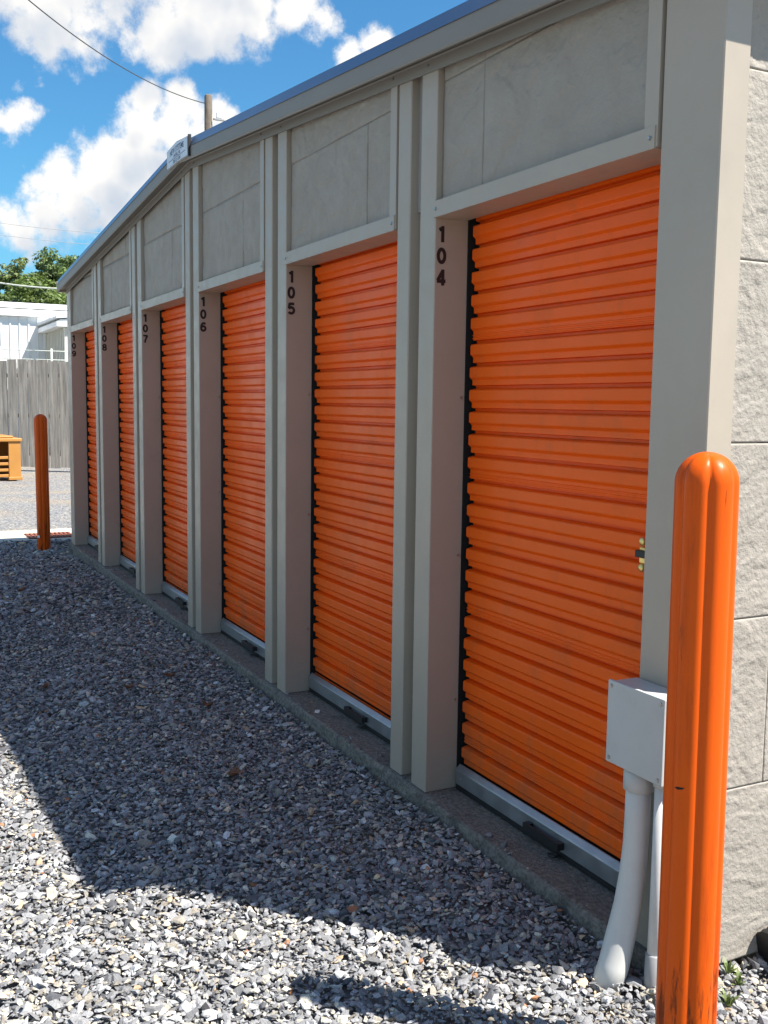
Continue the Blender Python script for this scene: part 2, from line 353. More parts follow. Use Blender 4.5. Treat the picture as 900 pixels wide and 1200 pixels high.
# ---- posts: plan outlines
mid_plan = [(-.308, .0), (-.212, .0), (-.208, .004), (-.208, .05), (-.120, .05), (-.120, .002), (-.116, -.002), (-.003, -.002), (0, .001), (0, .142), (-.012, .142), (-.012, .205), (-.308, .205)]
def post(xoff, plan, name='post'):
    top_l = min(zr(xoff+p[0]) for p in plan)-.118
    bm = bmesh.new(); n = len(plan)
    v0 = [bm.verts.new((xoff+p[0], p[1], .002)) for p in plan]
    v1 = [bm.verts.new((xoff+p[0], p[1], zr(xoff+p[0])-.118)) for p in plan]
    bm.faces.new(v0[::-1]); bm.faces.new(v1)
    for i in range(n): bm.faces.new((v0[i], v0[(i+1) % n], v1[(i+1) % n], v1[i]))
    return link(name, bm_mesh(name, bm), M['trim'], SB)
for k in range(6):
    x0 = -P*k
    if k < 5: po = post(x0, mid_plan)
    else: po = post(x0, [(-.21, .0), (-.003, -.002), (0, .001), (0, .142), (-.012, .142), (-.012, .205), (-.21, .205)])
    for i, ch in enumerate('10%d' % (4+k)):
        d = link('digit', DIG[ch], None, po, (x0, .027, 2.158-.0805*i)); d.rotation_euler = (0, 0, 0)
    for z in (.36, .98, 1.60): screw(po, (x0+.002, .128, z+random.uniform(-.03, .03)), '+x')
    if k < 5:
        screw(po, (x0-.06, -.012, zr(x0)-.130), '-y'); screw(po, (x0-.345, -.012, zr(x0-.345)-.130), '-y')
post(XN, [(-.214, .205), (-.214, .0), (-.003, .0), (0, .003), (0, .088), (-.02, .088), (-.02, .205)], 'corner_post')

# ---- stone cladding
def terrace(p, sc, k, w):
    n = noise.fractal(Vector(p)*sc, 1.0, 2.0, 4)*k+10
    f = n-math.floor(n); t = 0 if f < 1-w else (f-1+w)/w; t = t*t*(3-2*t)
    return (math.floor(n)+t-10)/k
def relief(u, v, seed, amp, fine):
    """riven slate: broad flat cleavage plates with short sharp steps between them"""
    w = noise.noise(Vector((u*4, v*4, seed)))*.16; w2 = noise.noise(Vector((u*5, v*5, seed+7)))*.12
    q = Vector((u*1.15+v*.4+w, v*1.3-u*.4+w2, seed))*fine
    h = .75*terrace(q, 1.9, 2.3, .09)+.34*terrace(q+Vector((9, 4, 2)), 4.6, 1.7, .11)+.05*noise.fractal(q*11, 1, 2, 4)
    return amp*max(-.8, min(.8, h))
def stone_panel_mesh(name, u0, u1, v0, v1f, plane, res, seed, amp, thick=.022, gap=.0014, fine=1.0):
    """riven slab: grid in (u, v); plane maps (u, v, h) -> xyz with h outwards"""
    u0 += gap; u1 -= gap; v0 += gap
    nu = max(2, int((u1-u0)/res)); hv = max(v1f(u0), v1f(u1))-v0; nv = max(2, int(hv/res)); vs, fs = [], []
    for i in range(nu+1):
        u = u0+(u1-u0)*i/nu; vt = v1f(u)-gap
        for j in range(nv+1):
            v = v0+(vt-v0)*j/nv
            e = min(i, nu-i, 99); e2 = min(j, nv-j, 99); d = min(e, e2)
            ed = min(u-u0, u1-u, v-v0, vt-v); ed = max(0, min(1, ed/.02)); h = relief(u, v, seed, amp, fine)*(.25+.75*ed)-(.0006 if d == 0 else 0)
            vs.append(plane(u, v, h))
    W = nv+1
    for i in range(nu):
        for j in range(nv): fs.append((i*W+j, (i+1)*W+j, (i+1)*W+j+1, i*W+j+1))
    rim = [i*W for i in range(nu+1)]+[nu*W+j for j in range(1, nv+1)]+[i*W+nv for i in range(nu-1, -1, -1)]+[j for j in range(nv-1, 0, -1)]
    b0 = len(vs)
    for i in range(nu+1): pass
    for r in rim:
        i, j = divmod(r, W); u = u0+(u1-u0)*i/nu; vt = v1f(u)-gap; v = v0+(vt-v0)*j/nv; vs.append(plane(u, v, -thick))
    n = len(rim)
    for k in range(n): fs.append((rim[(k+1) % n], rim[k], b0+k, b0+(k+1) % n))
    me = bpy.data.meshes.new(name); me.from_pydata(vs, [], fs); me.update()
    me.polygons.foreach_set('use_smooth', [True]*len(me.polygons)); me.materials.append(M['stone'])
    return me
front = lambda u, v, h: (u, .022-h, v)
SEAM = 2.742
# per bay: (x of joints in lower row), (x of joints in upper row), relative to bay origin
JOINTS = {0: ([.285], [.285]), 1: ([.886], [.30]), 2: ([.795], []), 3: ([.80], []), 4: ([.35], [.9]), 5: ([], [])}
for k in range(6):
    x0 = -P*k; xa, xb = x0+.004, x0+1.146; top = lambda u: zr(u)-.125
    res = .008 if k < 2 else (.018 if k < 4 else .03)
    lo, hi = JOINTS[k]
    cuts = [xa]+[x0+j for j in lo]+[xb]
    for a, b in zip(cuts[:-1], cuts[1:]):
        me = stone_panel_mesh('stone_panel', a, b, 2.308, lambda u: min(SEAM, top(u)), front, res, 3.1*k+a, .012); link('stone_panel', me, None, SB)
    # upper row exists where the roof line is above the seam
    ux = [u for u in np.linspace(xa, xb, 60) if top(u) > SEAM+.02]
    if ux:
        cuts = [min(ux)]+[x0+j for j in hi if min(ux) < x0+j < max(ux)]+[max(ux)]
        for a, b in zip(cuts[:-1], cuts[1:]):
            me = stone_panel_mesh('stone_panel', a, b, SEAM, top, front, res, 5.7*k+a+2, .012); link('stone_panel', me, None, SB)
    # channel strip at the right of the panel, lintel with its returned underside
    prism('edge_strip', [(x0+1.149, 2.250), (x0+1.203, 2.250), (x0+1.203, zr(x0+1.203)-.120), (x0+1.149, zr(x0+1.149)-.120)], 1, -.004, .030, M['trim'], SB)
    li = link('lintel', prism_mesh('lintel', [(-.008, 2.246), (.132, 2.246), (.132, 2.285), (.012, 2.287), (.004, 2.306), (-.008, 2.306)], 0, x0+.002-.012, x0+1.196), M['trim'], SB)
    screw(li, (x0+.012, -.011, 2.276), '-y'); screw(li, (x0+1.178, -.011, 2.276), '-y')

# side wall: courses of riven stone in running bond
side = lambda u, v, h: (1.420+h, u, v)
lib = {}
course = [(-.02, .494), (.494, .975), (.975, 1.455), (1.455, 1.932), (1.932, 2.41), (2.41, 2.70)]
for c, (z0, z1) in enumerate(course):
    u = .084; off = [.42, .20, .80, .55, 1.0, .3][c]; first = True; col = 0
    while u < DEPTH-.1:
        u1 = min(u+(off if first else 1.22), DEPTH-.05); first = False
        near = u < .9
        me = stone_panel_mesh('stone_panel', u, u1, z0, lambda q: z1, side, .0052 if near else .045, c*1.9+col*.77, .0055, fine=2.4)
        link('stone_panel', me, None, SB); u = u1; col += 1
box('far_side_wall', (XF+.004, .21, 0.0), (XF+.028, DEPTH-.1, zr(XF)-.13), M['stone'], SB)

# ---- roof, rake trim, gutters
for s, xe in ((1, XN+.06), (-1, XF-.06)):
    n = 22; pts = []; L = DEPTH+.1; nn = int(L/.3)
    ring = []
    for i in range(nn+1):
        y = -.055+i*L/nn
        ring += [(y, 0), (y+.22, 0), (y+.235, .03), (y+.265, .03), (y+.28, 0)] if i < nn else [(y, 0)]
    vs = []; 
    for x in (RIDGE, xe):
        for y, dz in ring: vs.append((x, y, zr(x)+dz-.012))
    m_ = len(ring)
    fs = [(i, i+1, m_+i+1, m_+i) for i in range(m_-1)]
    mesh_obj('roof', vs, fs, M['roof'], SB)
    # rake trim: profile in (y, dz) swept from the ridge to the eave
    pr = [(-.045, -.052), (-.078, -.052), (-.086, -.056), (-.086, -.128), (-.082, -.135), (-.074, -.135), (-.072, -.118), (.0, -.106), (.0, -.02)]
    vs = []; xr = RIDGE+s*.002
    for x in (xr, xe+s*.01):
        for y, dz in pr: vs.append((x, y, zr(x)+dz))
    q = len(pr); fs = [(i, (i+1) % q, q+(i+1) % q, q+i) for i in range(q)]+[tuple(range(q)), tuple(range(2*q-1, q-1, -1))]
    rk = mesh_obj('rake_trim', vs, fs, M['rake'], SB)
    de = [(-.030, -.004), (-.058, .0), (-.068, -.003), (-.0915, -.0605), (-.089, -.0615), (-.066, -.010), (-.030, -.012)]
    vs = []
    for x in (xr, xe+s*.012):
        for y, dz in de: vs.append((x, y, zr(x)+dz))
    q = len(de); fs = [(i, (i+1) % q, q+(i+1) % q, q+i) for i in range(q)]+[tuple(range(q)), tuple(range(2*q-1, q-1, -1))]
    mesh_obj('drip_edge', vs, fs, M['drip'], SB)
    # flat band where the wall meets the soffit, with a rolled upper lip
    wb = [(-.010, -.108), (-.016, -.112), (-.010, -.117), (-.0085, -.160), (-.004, -.160), (-.004, -.108)]
    vs = []; xw = XN-.205 if s > 0 else XF+.01
    for x in (xr, xw):
        for y, dz in wb: vs.append((x, y, zr(x)+dz))
    q = len(wb); fs = [(i, (i+1) % q, q+(i+1) % q, q+i) for i in range(q)]+[tuple(range(q)), tuple(range(2*q-1, q-1, -1))]
    mesh_obj('wall_band', vs, fs, M['rake'], SB)
    ze = zr(xe)
    gx = [(0, -.115), (0, -.10), (s*.005, -.135), (s*.055, -.135), (s*.085, -.06), (s*.085, -.015), (s*.078, -.015), (s*.078, -.058), (s*.05, -.128), (s*.008, -.128)]
    xb_ = xe-s*.03
    prism('gutter', [(xb_+s*.03+a, ze+b) for a, b in [(0, -.02), (0, -.135), (s*.05, -.135), (s*.075, -.06), (s*.075, -.018), (s*.068, -.018), (s*.066, -.058), (s*.045, -.128), (s*.008, -.128), (s*.008, -.02)]], 1, -.078, DEPTH+.04, M['trim'], SB)
    box('soffit', (min(xe, xe-s*.07)+.002, .0, ze-.128), (max(xe, xe-s*.07)-.002, DEPTH, ze-.112), M['trim'], SB)

# ---- doors
PER = .0868; NR = 6
SX0, SX1 = .024, 1.20
def slat_profile(seam):
    # (y, z) going down from the top of one corrugation to the next; .150 is the proud face
    p = [(.181, 0), (.172, -.0005), (.1535, -.005), (.1505, -.0085), (.150, -.012), (.150, -.042), (.1515, -.045), (.1615, -.053), (.163, -.056)]
    if seam: p += [(.163, -.066), (.1595, -.0685), (.1595, -.0715), (.163, -.074), (.163, -.078), (.1595, -.0805), (.1595, -.0835), (.163, -.086), (.163, -.0885), (.181, -.0915), (.181, -.1008)]
    else: p += [(.163, -.0740), (.181, -.0770), (.181, -PER)]  # invented deep slot between corrugations, shaped to hold shade as a dark line
    return p
def slat_mesh(seam):
    p = slat_profile(seam); vs, fs = [], []
    n = 12
    for i in range(n+1):
        x = SX0+(SX1-SX0)*i/n
        for y, z in p: vs.append((x, y+.0012*math.sin(x*7+1)*0, z))
    q = len(p)
    fs = [(i*q+k, i*q+k+1, (i+1)*q+k+1, (i+1)*q+k) for i in range(n) for k in range(q-1)]
    # closed end: thin back so the sheet has a real end profile
    b = len(vs)
    for x in (SX0, SX1):
        for y, z in p: vs.append((x, y+.006, z))
    for k in range(q-1):
        fs.append((k+1, k, b+k, b+k+1)); fs.append((n*q+k, n*q+k+1, b+q+k+1, b+q+k))
    me = bpy.data.meshes.new('slat'); me.from_pydata(vs, [], fs); me.update()
    me.polygons.foreach_set('use_smooth', [False]*len(me.polygons)); me.materials.append(M['orange']); return me
SL, SLS = slat_mesh(False), slat_mesh(True)
bar_me = prism_mesh('bottom_bar', [(.127, .026), (.150, .026), (.150, .104), (.146, .104), (.130, .088), (.127, .084)], 0, .018, 1.206, .0012)
seal_me = box_mesh('rubber_seal', (.016, .131, .003), (1.208, .150, .0255))
hb = bmesh.new()
def bm_box(bm, a, b, bev=0):
    r = bmesh.ops.create_cube(bm, size=1)
    for v in r['verts']: v.co = Vector([(a[i]+b[i])/2+v.co[i]*(b[i]-a[i]) for i in range(3)])
bm_box(hb, (.53, .098, .040), (.735, .108, .066))
for xx in (.53, .7098): bm_box(hb, (xx+.0001, .1081, .0405), (xx+.025, .1262, .0655))
handle_me = bm_mesh('handle', hb)
ring_me = tube_mesh('pull_ring', [(.70+.022*math.cos(a), .105+.012*math.sin(a), .012+.004*math.cos(a)) for a in np.linspace(0, 6.28, 14)], .004, 6)
def door(k):
    x0 = -P*k
    # guide tracks and the dark slot behind the curtain
    bm = bmesh.new()
    vs = [(.0, .168, .0), (OW-.006, .168, 0), (OW-.006, .168, 2.40), (0, .168, 2.40)]
    vs = [(a, b+.012, c) for a, b, c in vs]
    me = prism_mesh('door', [(-.010, .1425), (.004, .1425), (.004, .189), (OW-.008, .189), (OW-.008, .1425), (OW-.001, .1425), (OW-.001, .204), (-.010, .204)], 2, .004, 2.40)
    d = link('door', me, M['dark'], SB, (x0, 0, 0)); d['label'] = 'orange corrugated roll-up door of unit 10%d' % (4+k)
    z = 2.318+(.012 if k % 2 else 0); i = 0; ph = 4-1
    while z > .104+.03:
        seam = (i % 6 == 5)
        h = .1008 if seam else PER
        s = link('slat', SLS if seam else SL, None, d, (random.uniform(-.0012, .0012), 0, z)); s.rotation_euler = (random.uniform(-.0025, .0025), 0, 0); z -= h; i += 1
    # bottom remainder of the curtain behind the bar
    box('curtain_foot', (SX0, .160, .09), (SX1, .1655, z), M['orange'], d)
    link('bottom_bar', bar_me, M['alu'], d); link('rubber_seal', seal_me, M['black'], d)
    link('handle', handle_me, M['black'], d); link('pull_ring', ring_me, M['black'], d)
    screw(d, (.06, .1255, .055), '-y')
    la = link('latch', box_mesh('latch', (1.036, .138, 1.075), (1.19, .1495, 1.125), .003), M['brass'], d)
    box('slide_bolt', (1.030, .126, 1.094), (1.20, .1378, 1.116), M['black'], d, .002)
    for zz in (1.062, 1.142):
        bb = bmesh.new(); bmesh.ops.create_uvsphere(bb, u_segments=10, v_segments=6, radius=.0135)
        for v in bb.verts: v.co = Vector((v.co.x+1.048, v.co.y*.7+.140, v.co.z+zz))
        link('latch_bolt', bm_mesh('latch_bolt', bb, True), M['brass'], d)
    return d
for k in range(6): door(k)

# ------------------------------------------------------------------ maker's sign at the ridge
sg = empty('ridge_sign', (RIDGE+.03, -.092, zr(RIDGE)-.07)); tag(sg, 'small pale metal plate with dark lettering at the roof ridge', 'sign')
bm = bmesh.new()
pts = [(-.235, -.068), (0, -.062), (.235, -.068), (.235, .045), (0, .065), (-.235, .045)]
v0 = [bm.verts.new((a, -.012, b)) for a, b in pts]; v1 = [bm.verts.new((a, .004, b)) for a, b in pts]
bm.faces.new(v0); bm.faces.new(v1[::-1])
for i in range(6): bm.faces.new((v0[i], v0[(i+1) % 6], v1[(i+1) % 6], v1[i]))
link('plate', bm_mesh('plate', bm), M['sign'], sg)
def text_part(txt, size, x, z, parent, arch=0, loc_y=-.0125):
    cu = bpy.data.curves.new('lettering', 'FONT'); cu.body = txt; cu.size = size; cu.align_x = 'CENTER'; cu.offset = size*.012
    to = bpy.data.objects.new('lettering_tmp', cu); COL.objects.link(to)
    dg = bpy.context.evaluated_depsgraph_get(); me = bpy.data.meshes.new_from_object(to.evaluated_get(dg))
    bpy.data.objects.remove(to, do_unlink=True)
    for v in me.vertices:
        a, b, _ = v.co; v.co = (x+a, loc_y, z+b-arch*a*a)
    me.materials.clear(); me.materials.append(M['ink'])
    return link('lettering', me, None, parent)
text_part('NEW SYSTEMS', .050, 0, .006, sg, .35); text_part('LAUREL, MS', .030, 0, -.022, sg)
box('lettering_line', (-.19, -.0133, -.0315), (.19, -.0122, -.0285), M['ink'], sg); text_part('800 521 0100', .030, 0, -.058, sg)
box('end_bracket', (.2352, -.008, -.075), (.25, .010, .055), M['black'], sg)

# ------------------------------------------------------------------ bollards: fluted plastic sleeves
def bollard_mesh(R, H, lobes=6, phase=0.0):
    na = 96; rings = []
    zs = [-.12, 0, .03, .3, .6, .9, H-R*1.02]; nd = 12
    prof = [(z, 1.0, 1.0) for z in zs]+[(H-R+R*math.sin(t), math.cos(t), max(0, 1-(t/1.45)**2.2)) for t in np.linspace(.06, math.pi/2-.02, nd)]
    vs, fs = [], []
    for z, k, fl in prof:
        for i in range(na):
            a = 2*math.pi*i/na; c = abs(math.sin(lobes*(a+phase)/2))
            dep = .135*(1-c)**2.0 if c < 1 else 0
            r = R*k*(1-dep*fl); vs.append((r*math.cos(a), r*math.sin(a), z))
    n = len(prof)
    for j in range(n-1):
        for i in range(na): fs.append((j*na+i, j*na+(i+1) % na, (j+1)*na+(i+1) % na, (j+1)*na+i))
    vs.append((0, 0, H)); fs += [((n-1)*na+i, (n-1)*na+(i+1) % na, len(vs)-1) for i in range(na)]
    me = bpy.data.meshes.new('sleeve'); me.from_pydata(vs, [], fs); me.update()
    me.polygons.foreach_set('use_smooth', [True]*len(me.polygons)); me.materials.append(M['plastic']); return me
BX, BY = 1.676, -.222
toward = math.atan2(CAM.y-BY, CAM.x-BX)
BM_ = bollard_mesh(.0712, 1.513, 6, -toward-.12)
b1 = link('bollard', BM_, None, None, (BX, BY, -.065)); b1.rotation_euler = Matrix.Rotation(-.0075, 3, Vector((-.885, .454, 0)).normalized()).to_euler(); tag(b1, 'orange fluted plastic bollard at the near building corner, beside the electrical box', 'bollard', 'orange fluted bollards')
b2 = link('bollard', BM_, None, None, (-8.33, -.214, -.128)); b2.rotation_euler = (0, math.radians(-.6), .35)
tag(b2, 'orange bollard standing in shade at the far end of the building', 'bollard', 'orange fluted bollards')
st = box('label_tag', (.0, -.0775, .14), (.05, -.0755, .165), M['white_metal'], b2); 
# scrape: a torn notch in the near sleeve
tmp = Vector((math.cos(toward-.5), math.sin(toward-.5), 0))*.0716
tvec = Vector((-math.sin(toward-.5), math.cos(toward-.5), 0))
nv_ = [tmp+tvec*a+Vector((0, 0, b)) for a, b in ((-.012, .000), (-.004, -.003), (.008, .000), (.014, .006), (.004, .004), (-.004, .004))]
mesh_obj('torn_notch', [(v.x, v.y, v.z+.735) for v in nv_], [(0, 1, 2, 3, 4, 5)], M['dark'], b1)

# ------------------------------------------------------------------ electrical box with its conduits
EB = empty('electrical_box', (1.316, -.002, .548)); tag(EB, 'grey electrical box on two conduits against the near corner post', 'electrical box')
EB.location = (0, 0, 0)
box('enclosure', (1.208, -.092, .551), (1.428, -.003, .780), M['box'], EB, .006, 2)
cv = box('cover', (1.204, -.104, .547), (1.432, -.0925, .784), M['box'], EB, .004, 2)
for xx in (1.219, 1.417):
    for zz in (.562, .769):
        o = link('cover_screw', screw_me, None, cv, (xx, -.1045, zz)); o.rotation_euler = (math.pi/2, 0, 0)
c1 = link('conduit', tube_mesh('conduit', [(1.288, -.052, .545), (1.288, -.052, .40), (1.2875, -.054, .32), (1.287, -.060, .24), (1.287, -.073, .15), (1.286, -.094, .06), (1.289, -.118, -.02), (1.292, -.150, -.09)],
    [.0355, .0355, .0355, .0368, .039, .0415, .043, .043], 24), M['pvc'], EB)
tube('coupling', [(1.288, -.052, .552), (1.288, -.052, .485), (1.288, -.052, .482)], [.043, .043, .038], M['box'], c1, 24)
c2 = link('conduit', tube_mesh('conduit', [(1.374, -.048, .55), (1.374, -.048, .2), (1.372, -.050, -.10)], .0185, 18), M['pvc'], EB)
tube('coupling', [(1.3735, -.0485, .042), (1.3735, -.0485, .038), (1.372, -.050, -.05), (1.372, -.050, -.11)], [.0195, .0235, .0235, .0235], M['pvc_dark'], c2, 18)
tube('coupling', [(1.374, -.048, .553), (1.374, -.048, .52)], .0225, M['box'], c2, 18)

# corrugated black drain pipe at the foot of the side wall
pp = [(1.46, .30+.6*t, .01+.012*math.sin(t*9)) for t in np.linspace(0, 1, 61)]
dp = link('drain_pipe', tube_mesh('drain_pipe', pp, [.045 if i % 2 else .052 for i in range(61)], 16), M['black']); tag(dp, 'black corrugated pipe lying along the foot of the sunlit side wall', 'pipe')

# ------------------------------------------------------------------ loose gravel: real chips
def chips():
    # stone variants from a jittered icosahedron
    t = (1+5**.5)/2
    ico = np.array([(-1, t, 0), (1, t, 0), (-1, -t, 0), (1, -t, 0), (0, -1, t), (0, 1, t), (0, -1, -t), (0, 1, -t), (t, 0, -1), (t, 0, 1), (-t, 0, -1), (-t, 0, 1)], float)
    ico /= np.linalg.norm(ico[0])
    F = np.array([(0, 11, 5), (0, 5, 1), (0, 1, 7), (0, 7, 10), (0, 10, 11), (1, 5, 9), (5, 11, 4), (11, 10, 2), (10, 7, 6), (7, 1, 8), (3, 9, 4), (3, 4, 2), (3, 2, 6), (3, 6, 8), (3, 8, 9), (4, 9, 5), (2, 4, 11), (6, 2, 10), (8, 6, 7), (9, 8, 1)])
    pts = []
    def scatter(x0, x1, y0, y1, s):
        nx_, ny_ = int((x1-x0)/s), int((y1-y0)/s)
        gx, gy = np.meshgrid(np.arange(nx_), np.arange(ny_)); gx = gx.ravel(); gy = gy.ravel()
        return np.stack([x0+(gx+RNG.uniform(-.1, 1.1, gx.size))*s, y0+(gy+RNG.uniform(-.1, 1.1, gy.size))*s], 1)
    A = [scatter(-1.6, 2.55, -2.0, -.03, .0135), scatter(1.41, 2.6, -.03, 1.2, .0145), scatter(-4.4, -1.6, -1.65, -.03, .017), scatter(-9.17, -4.4, -1.35, .0, .026), scatter(-9.17, -7.9, .0, .9, .035),
         scatter(-1.6, 2.9, -3.3, -2.05, .03), scatter(-9.1, -1.6, -3.2, -1.7, .042)]
    p = np.concatenate(A); n = len(p)
    lvl = np.concatenate([np.full(len(a), s) for a, s in zip(A, (1, 1, 1.15, 1.6, 1.8, 2, 2.5))])
    keep = ~((p[:, 1] > -.04) & (p[:, 0] < 1.41) & (p[:, 0] > XF-.05)); p = p[keep]; lvl = lvl[keep]; n = len(p)
    stray = np.stack([RNG.uniform(-7.5, 1.35, 150), -.022+np.abs(RNG.normal(0, .05, 150))], 1); p = np.concatenate([p, stray]); lvl = np.concatenate([lvl, np.full(150, .8)]); n = len(p)
    V = RNG.integers(0, 40, n)
    var = ico[None]*(1+RNG.normal(0, .22, (40, 12, 1)))+RNG.normal(0, .16, (40, 12, 3))
    size = np.exp(RNG.normal(math.log(.0079), .42, n))*lvl; size = np.clip(size, .0035, .021*lvl)
    sc = np.stack([size*RNG.uniform(.85, 1.45, n), size*RNG.uniform(.6, 1.05, n), size*RNG.uniform(.22, .6, n)], 1)
    az = RNG.uniform(0, 2*np.pi, n); ti = RNG.normal(0, .34, n); tj = RNG.normal(0, .34, n)
    def rot(ax, a):
        c, s = np.cos(a), np.sin(a); Z = np.zeros_like(a); O = np.ones_like(a)
        m_ = {'x': [[O, Z, Z], [Z, c, -s], [Z, s, c]], 'y': [[c, Z, s], [Z, O, Z], [-s, Z, c]], 'z': [[c, -s, Z], [s, c, Z], [Z, Z, O]]}[ax]
        return np.array(m_).transpose(2, 0, 1)
    Rm = rot('z', az) @ rot('x', ti) @ rot('y', tj)
    vv = var[V]*sc[:, None, :]; vv = np.einsum('nij,nkj->nki', Rm, vv)
    zg = np.interp(p[:, 0], [-9, -5], [-.14, -.06])
    z = zg+RNG.uniform(-.012, .006, n)+.006*np.sin(p[:, 0]*5.1+1)*np.sin(p[:, 1]*4.3)+.008*np.sin(p[:, 0]*1.7+p[:, 1]*2.9)-.006*np.exp(-((p[:, 1]+1.15+.05*np.sin(p[:, 0]*1.3))/.13)**2)
    z += np.clip((p[:, 1]+.16)/.13, 0, 1)*np.where(p[:, 0] < 1.41, 1, 0)*(.012+.012*np.sin(p[:, 0]*6.3)*np.sin(p[:, 0]*2.1+1))
    # gravel heaped a little against the slab and against the wall foot on the sunny side
    z += np.where((p[:, 0] > 1.41) & (p[:, 1] > -.1), .022, 0)
    z[-150:] = .004
    vv += np.concatenate([p, z[:, None]], 1)[:, None, :]
    faces = (F[None]+np.arange(n)[:, None, None]*12).reshape(-1, 3)
    # colours
    val = np.exp(RNG.normal(math.log(.225), .24, n)); val = np.clip(val, .07, .5)
    col = np.stack([val*1.0, val*1.0, val*1.02], 1)
    k = RNG.uniform(0, 1, n)
    def put(lo, hi, base, jit=.25):
        m_ = (k >= lo) & (k < hi); c_ = np.array(base)[None]*(1+RNG.normal(0, jit, (m_.sum(), 1))); col[m_] = np.clip(c_, .02, .8)
    put(0, .075, (.47, .43, .35)); put(.30, .42, (.34, .305, .25)); put(.075, .092, (.52, .39, .25)); put(.10, .115, (.55, .53, .47), .15); put(.125, .130, (.30, .14, .07)); put(.137, .20, (.42, .43, .43)); put(.20, .26, (.08, .082, .09))
    me = bpy.data.meshes.new('gravel_chips')
    nvt = n*12; nf = len(faces)
    me.vertices.add(nvt); me.vertices.foreach_set('co', vv.reshape(-1).astype(np.float32))
    me.loops.add(nf*3); me.loops.foreach_set('vertex_index', faces.reshape(-1).astype(np.int32))
    me.polygons.add(nf); me.polygons.foreach_set('loop_start', np.arange(0, nf*3, 3, dtype=np.int32))
    me.update(calc_edges=True); me.validate()
    me.polygons.foreach_set('use_smooth', np.zeros(len(me.polygons), bool))
    ca = me.color_attributes.new('Col', 'FLOAT_COLOR', 'POINT')
    ca.data.foreach_set('color', np.repeat(np.concatenate([col, np.ones((n, 1))], 1), 12, 0).astype(np.float32).ravel())
    o = link('gravel_chips', me, M['stones']); tag(o, 'loose blue grey slate chippings with a few tan stones', 'gravel', kind='stuff')
    print('chips', n, 'tris', nf)
chips()

# ------------------------------------------------------------------ dead leaves and weeds
LEAVES = [(-.618, -.593, 'dark brown curled leaf lying mid shade, the largest on the gravel', 1.25), (-2.263, -.421, 'brown leaf on shaded gravel a stride out from door 106', 1.1),
          (-2.137, -.696, 'small brown leaf left of the pair lying out from door 106', 1.0), (-1.63, -.393, 'brown leaf on shaded gravel in front of the post numbered 105', .95),
          (-2.324, -1.106, 'tan leaf farthest out on the shaded gravel, near the left frame edge', 1.0), (-5.418, -.841, 'rust red leaf far along the shaded gravel toward the far bollard', 1.2)]
for i, (x, y, lab, s) in enumerate(LEAVES):
    vs, fs = [], []; n = 8; L = .062*s; a0 = random.uniform(0, 6.28)
    for j in range(n+1):
        t = j/n; w = .021*s*math.sin(math.pi*min(1, t*.96+.02))**.8
        for q, sgn in enumerate((-1, 0, 1)):
            vs.append(((t-.5)*L, sgn*w, .012*s*abs(sgn)+.016*s*(2*t-1)**2+random.uniform(-.002, .002)))
    for j in range(n):
        for q in range(2): fs.append((j*3+q, j*3+3+q, j*3+4+q, j*3+1+q))
    o = mesh_obj('dead_leaf', vs, fs, M['leaf_dead'], None, True); o.location = (x, y, gz(x)+.012); o.rotation_euler = (random.uniform(-.2, .2), random.uniform(-.2, .2), a0)
    sm = o.modifiers.new('thickness', 'SOLIDIFY'); sm.thickness = .0008
    tag(o, lab, 'leaf', 'dead leaves on the gravel')
WEEDS = [(1.447, .16, 'green weed growing tight against the foot of the sunlit side wall'), (1.50, .145, 'middle one of the low green weeds behind the near bollard'), (1.56, .045, 'low green weed closest to the near bollard base')]
for x, y, lab in WEEDS:
    root = empty('weed', (x, y, -.045)); tag(root, lab, 'weed', 'weeds by the side wall')
    for q in range(16):
        a = random.uniform(0, 6.28); h = random.uniform(.015, .05); r = random.uniform(.008, .04); w = random.uniform(.003, .006)
        c, s_ = math.cos(a), math.sin(a)
        P0 = [(0, 0, 0), (r*.5*c, r*.5*s_, h*.75), (r*c, r*s_, h)]
        vs = []
        for j, pnt in enumerate(P0):
            ww = (w*.4, w, .0005)[j]
            vs += [(pnt[0]-s_*ww, pnt[1]+c*ww, pnt[2]), (pnt[0]+s_*ww, pnt[1]-c*ww, pnt[2])]
        mesh_obj('leaf', vs, [(0, 1, 3, 2), (2, 3, 5, 4)], M['weed'], root)

# ------------------------------------------------------------------ wooden fence across the end of the yard
FA = Vector((-22.354, .877)); FB = Vector((-21.316, 2.287)); FD = (FB-FA).normalized(); FN = Vector((FD.y, -FD.x))
FE = empty('wooden_fence', (FA.x, FA.y, -.14)); tag(FE, 'tall weathered grey board fence at the end of the gravel yard', 'fence')
FE.rotation_euler = (0, 0, math.atan2(FD.y, FD.x))
PW = .262
for i in range(-34, 40):
    h = 2.60+random.uniform(-.03, .03); w = PW-.018-random.uniform(0, .014); z0 = .06+random.uniform(-.02, .02); t = random.uniform(-.006, .006)
    bm = bmesh.new(); nseg = 5; q = []
    x0 = i*PW
    for j in range(nseg+1):
        z = z0+(h-z0)*j/nseg; wob = random.uniform(-.004, .004); cup = random.uniform(0, .004)
        q.append([bm.verts.new((x0+wob+w*u, -.012+t+(cup if u == .5 else 0)+dy, z)) for u, dy in ((0, 0), (.5, 0), (1, 0), (1, .024), (.5, .024), (0, .024))])
    for j in range(nseg):
        for a in range(6): bm.faces.new((q[j][a], q[j][(a+1) % 6], q[j+1][(a+1) % 6], q[j+1][a]))
    bm.faces.new(q[0][::-1]); bm.faces.new(q[-1])
    link('plank', bm_mesh('plank', bm), M['wood'], FE)
for z in (.35, 1.25, 2.2): box('rail', (-34*PW, .02, z), (40*PW, .06, z+.09), M['wood_edge'], FE)

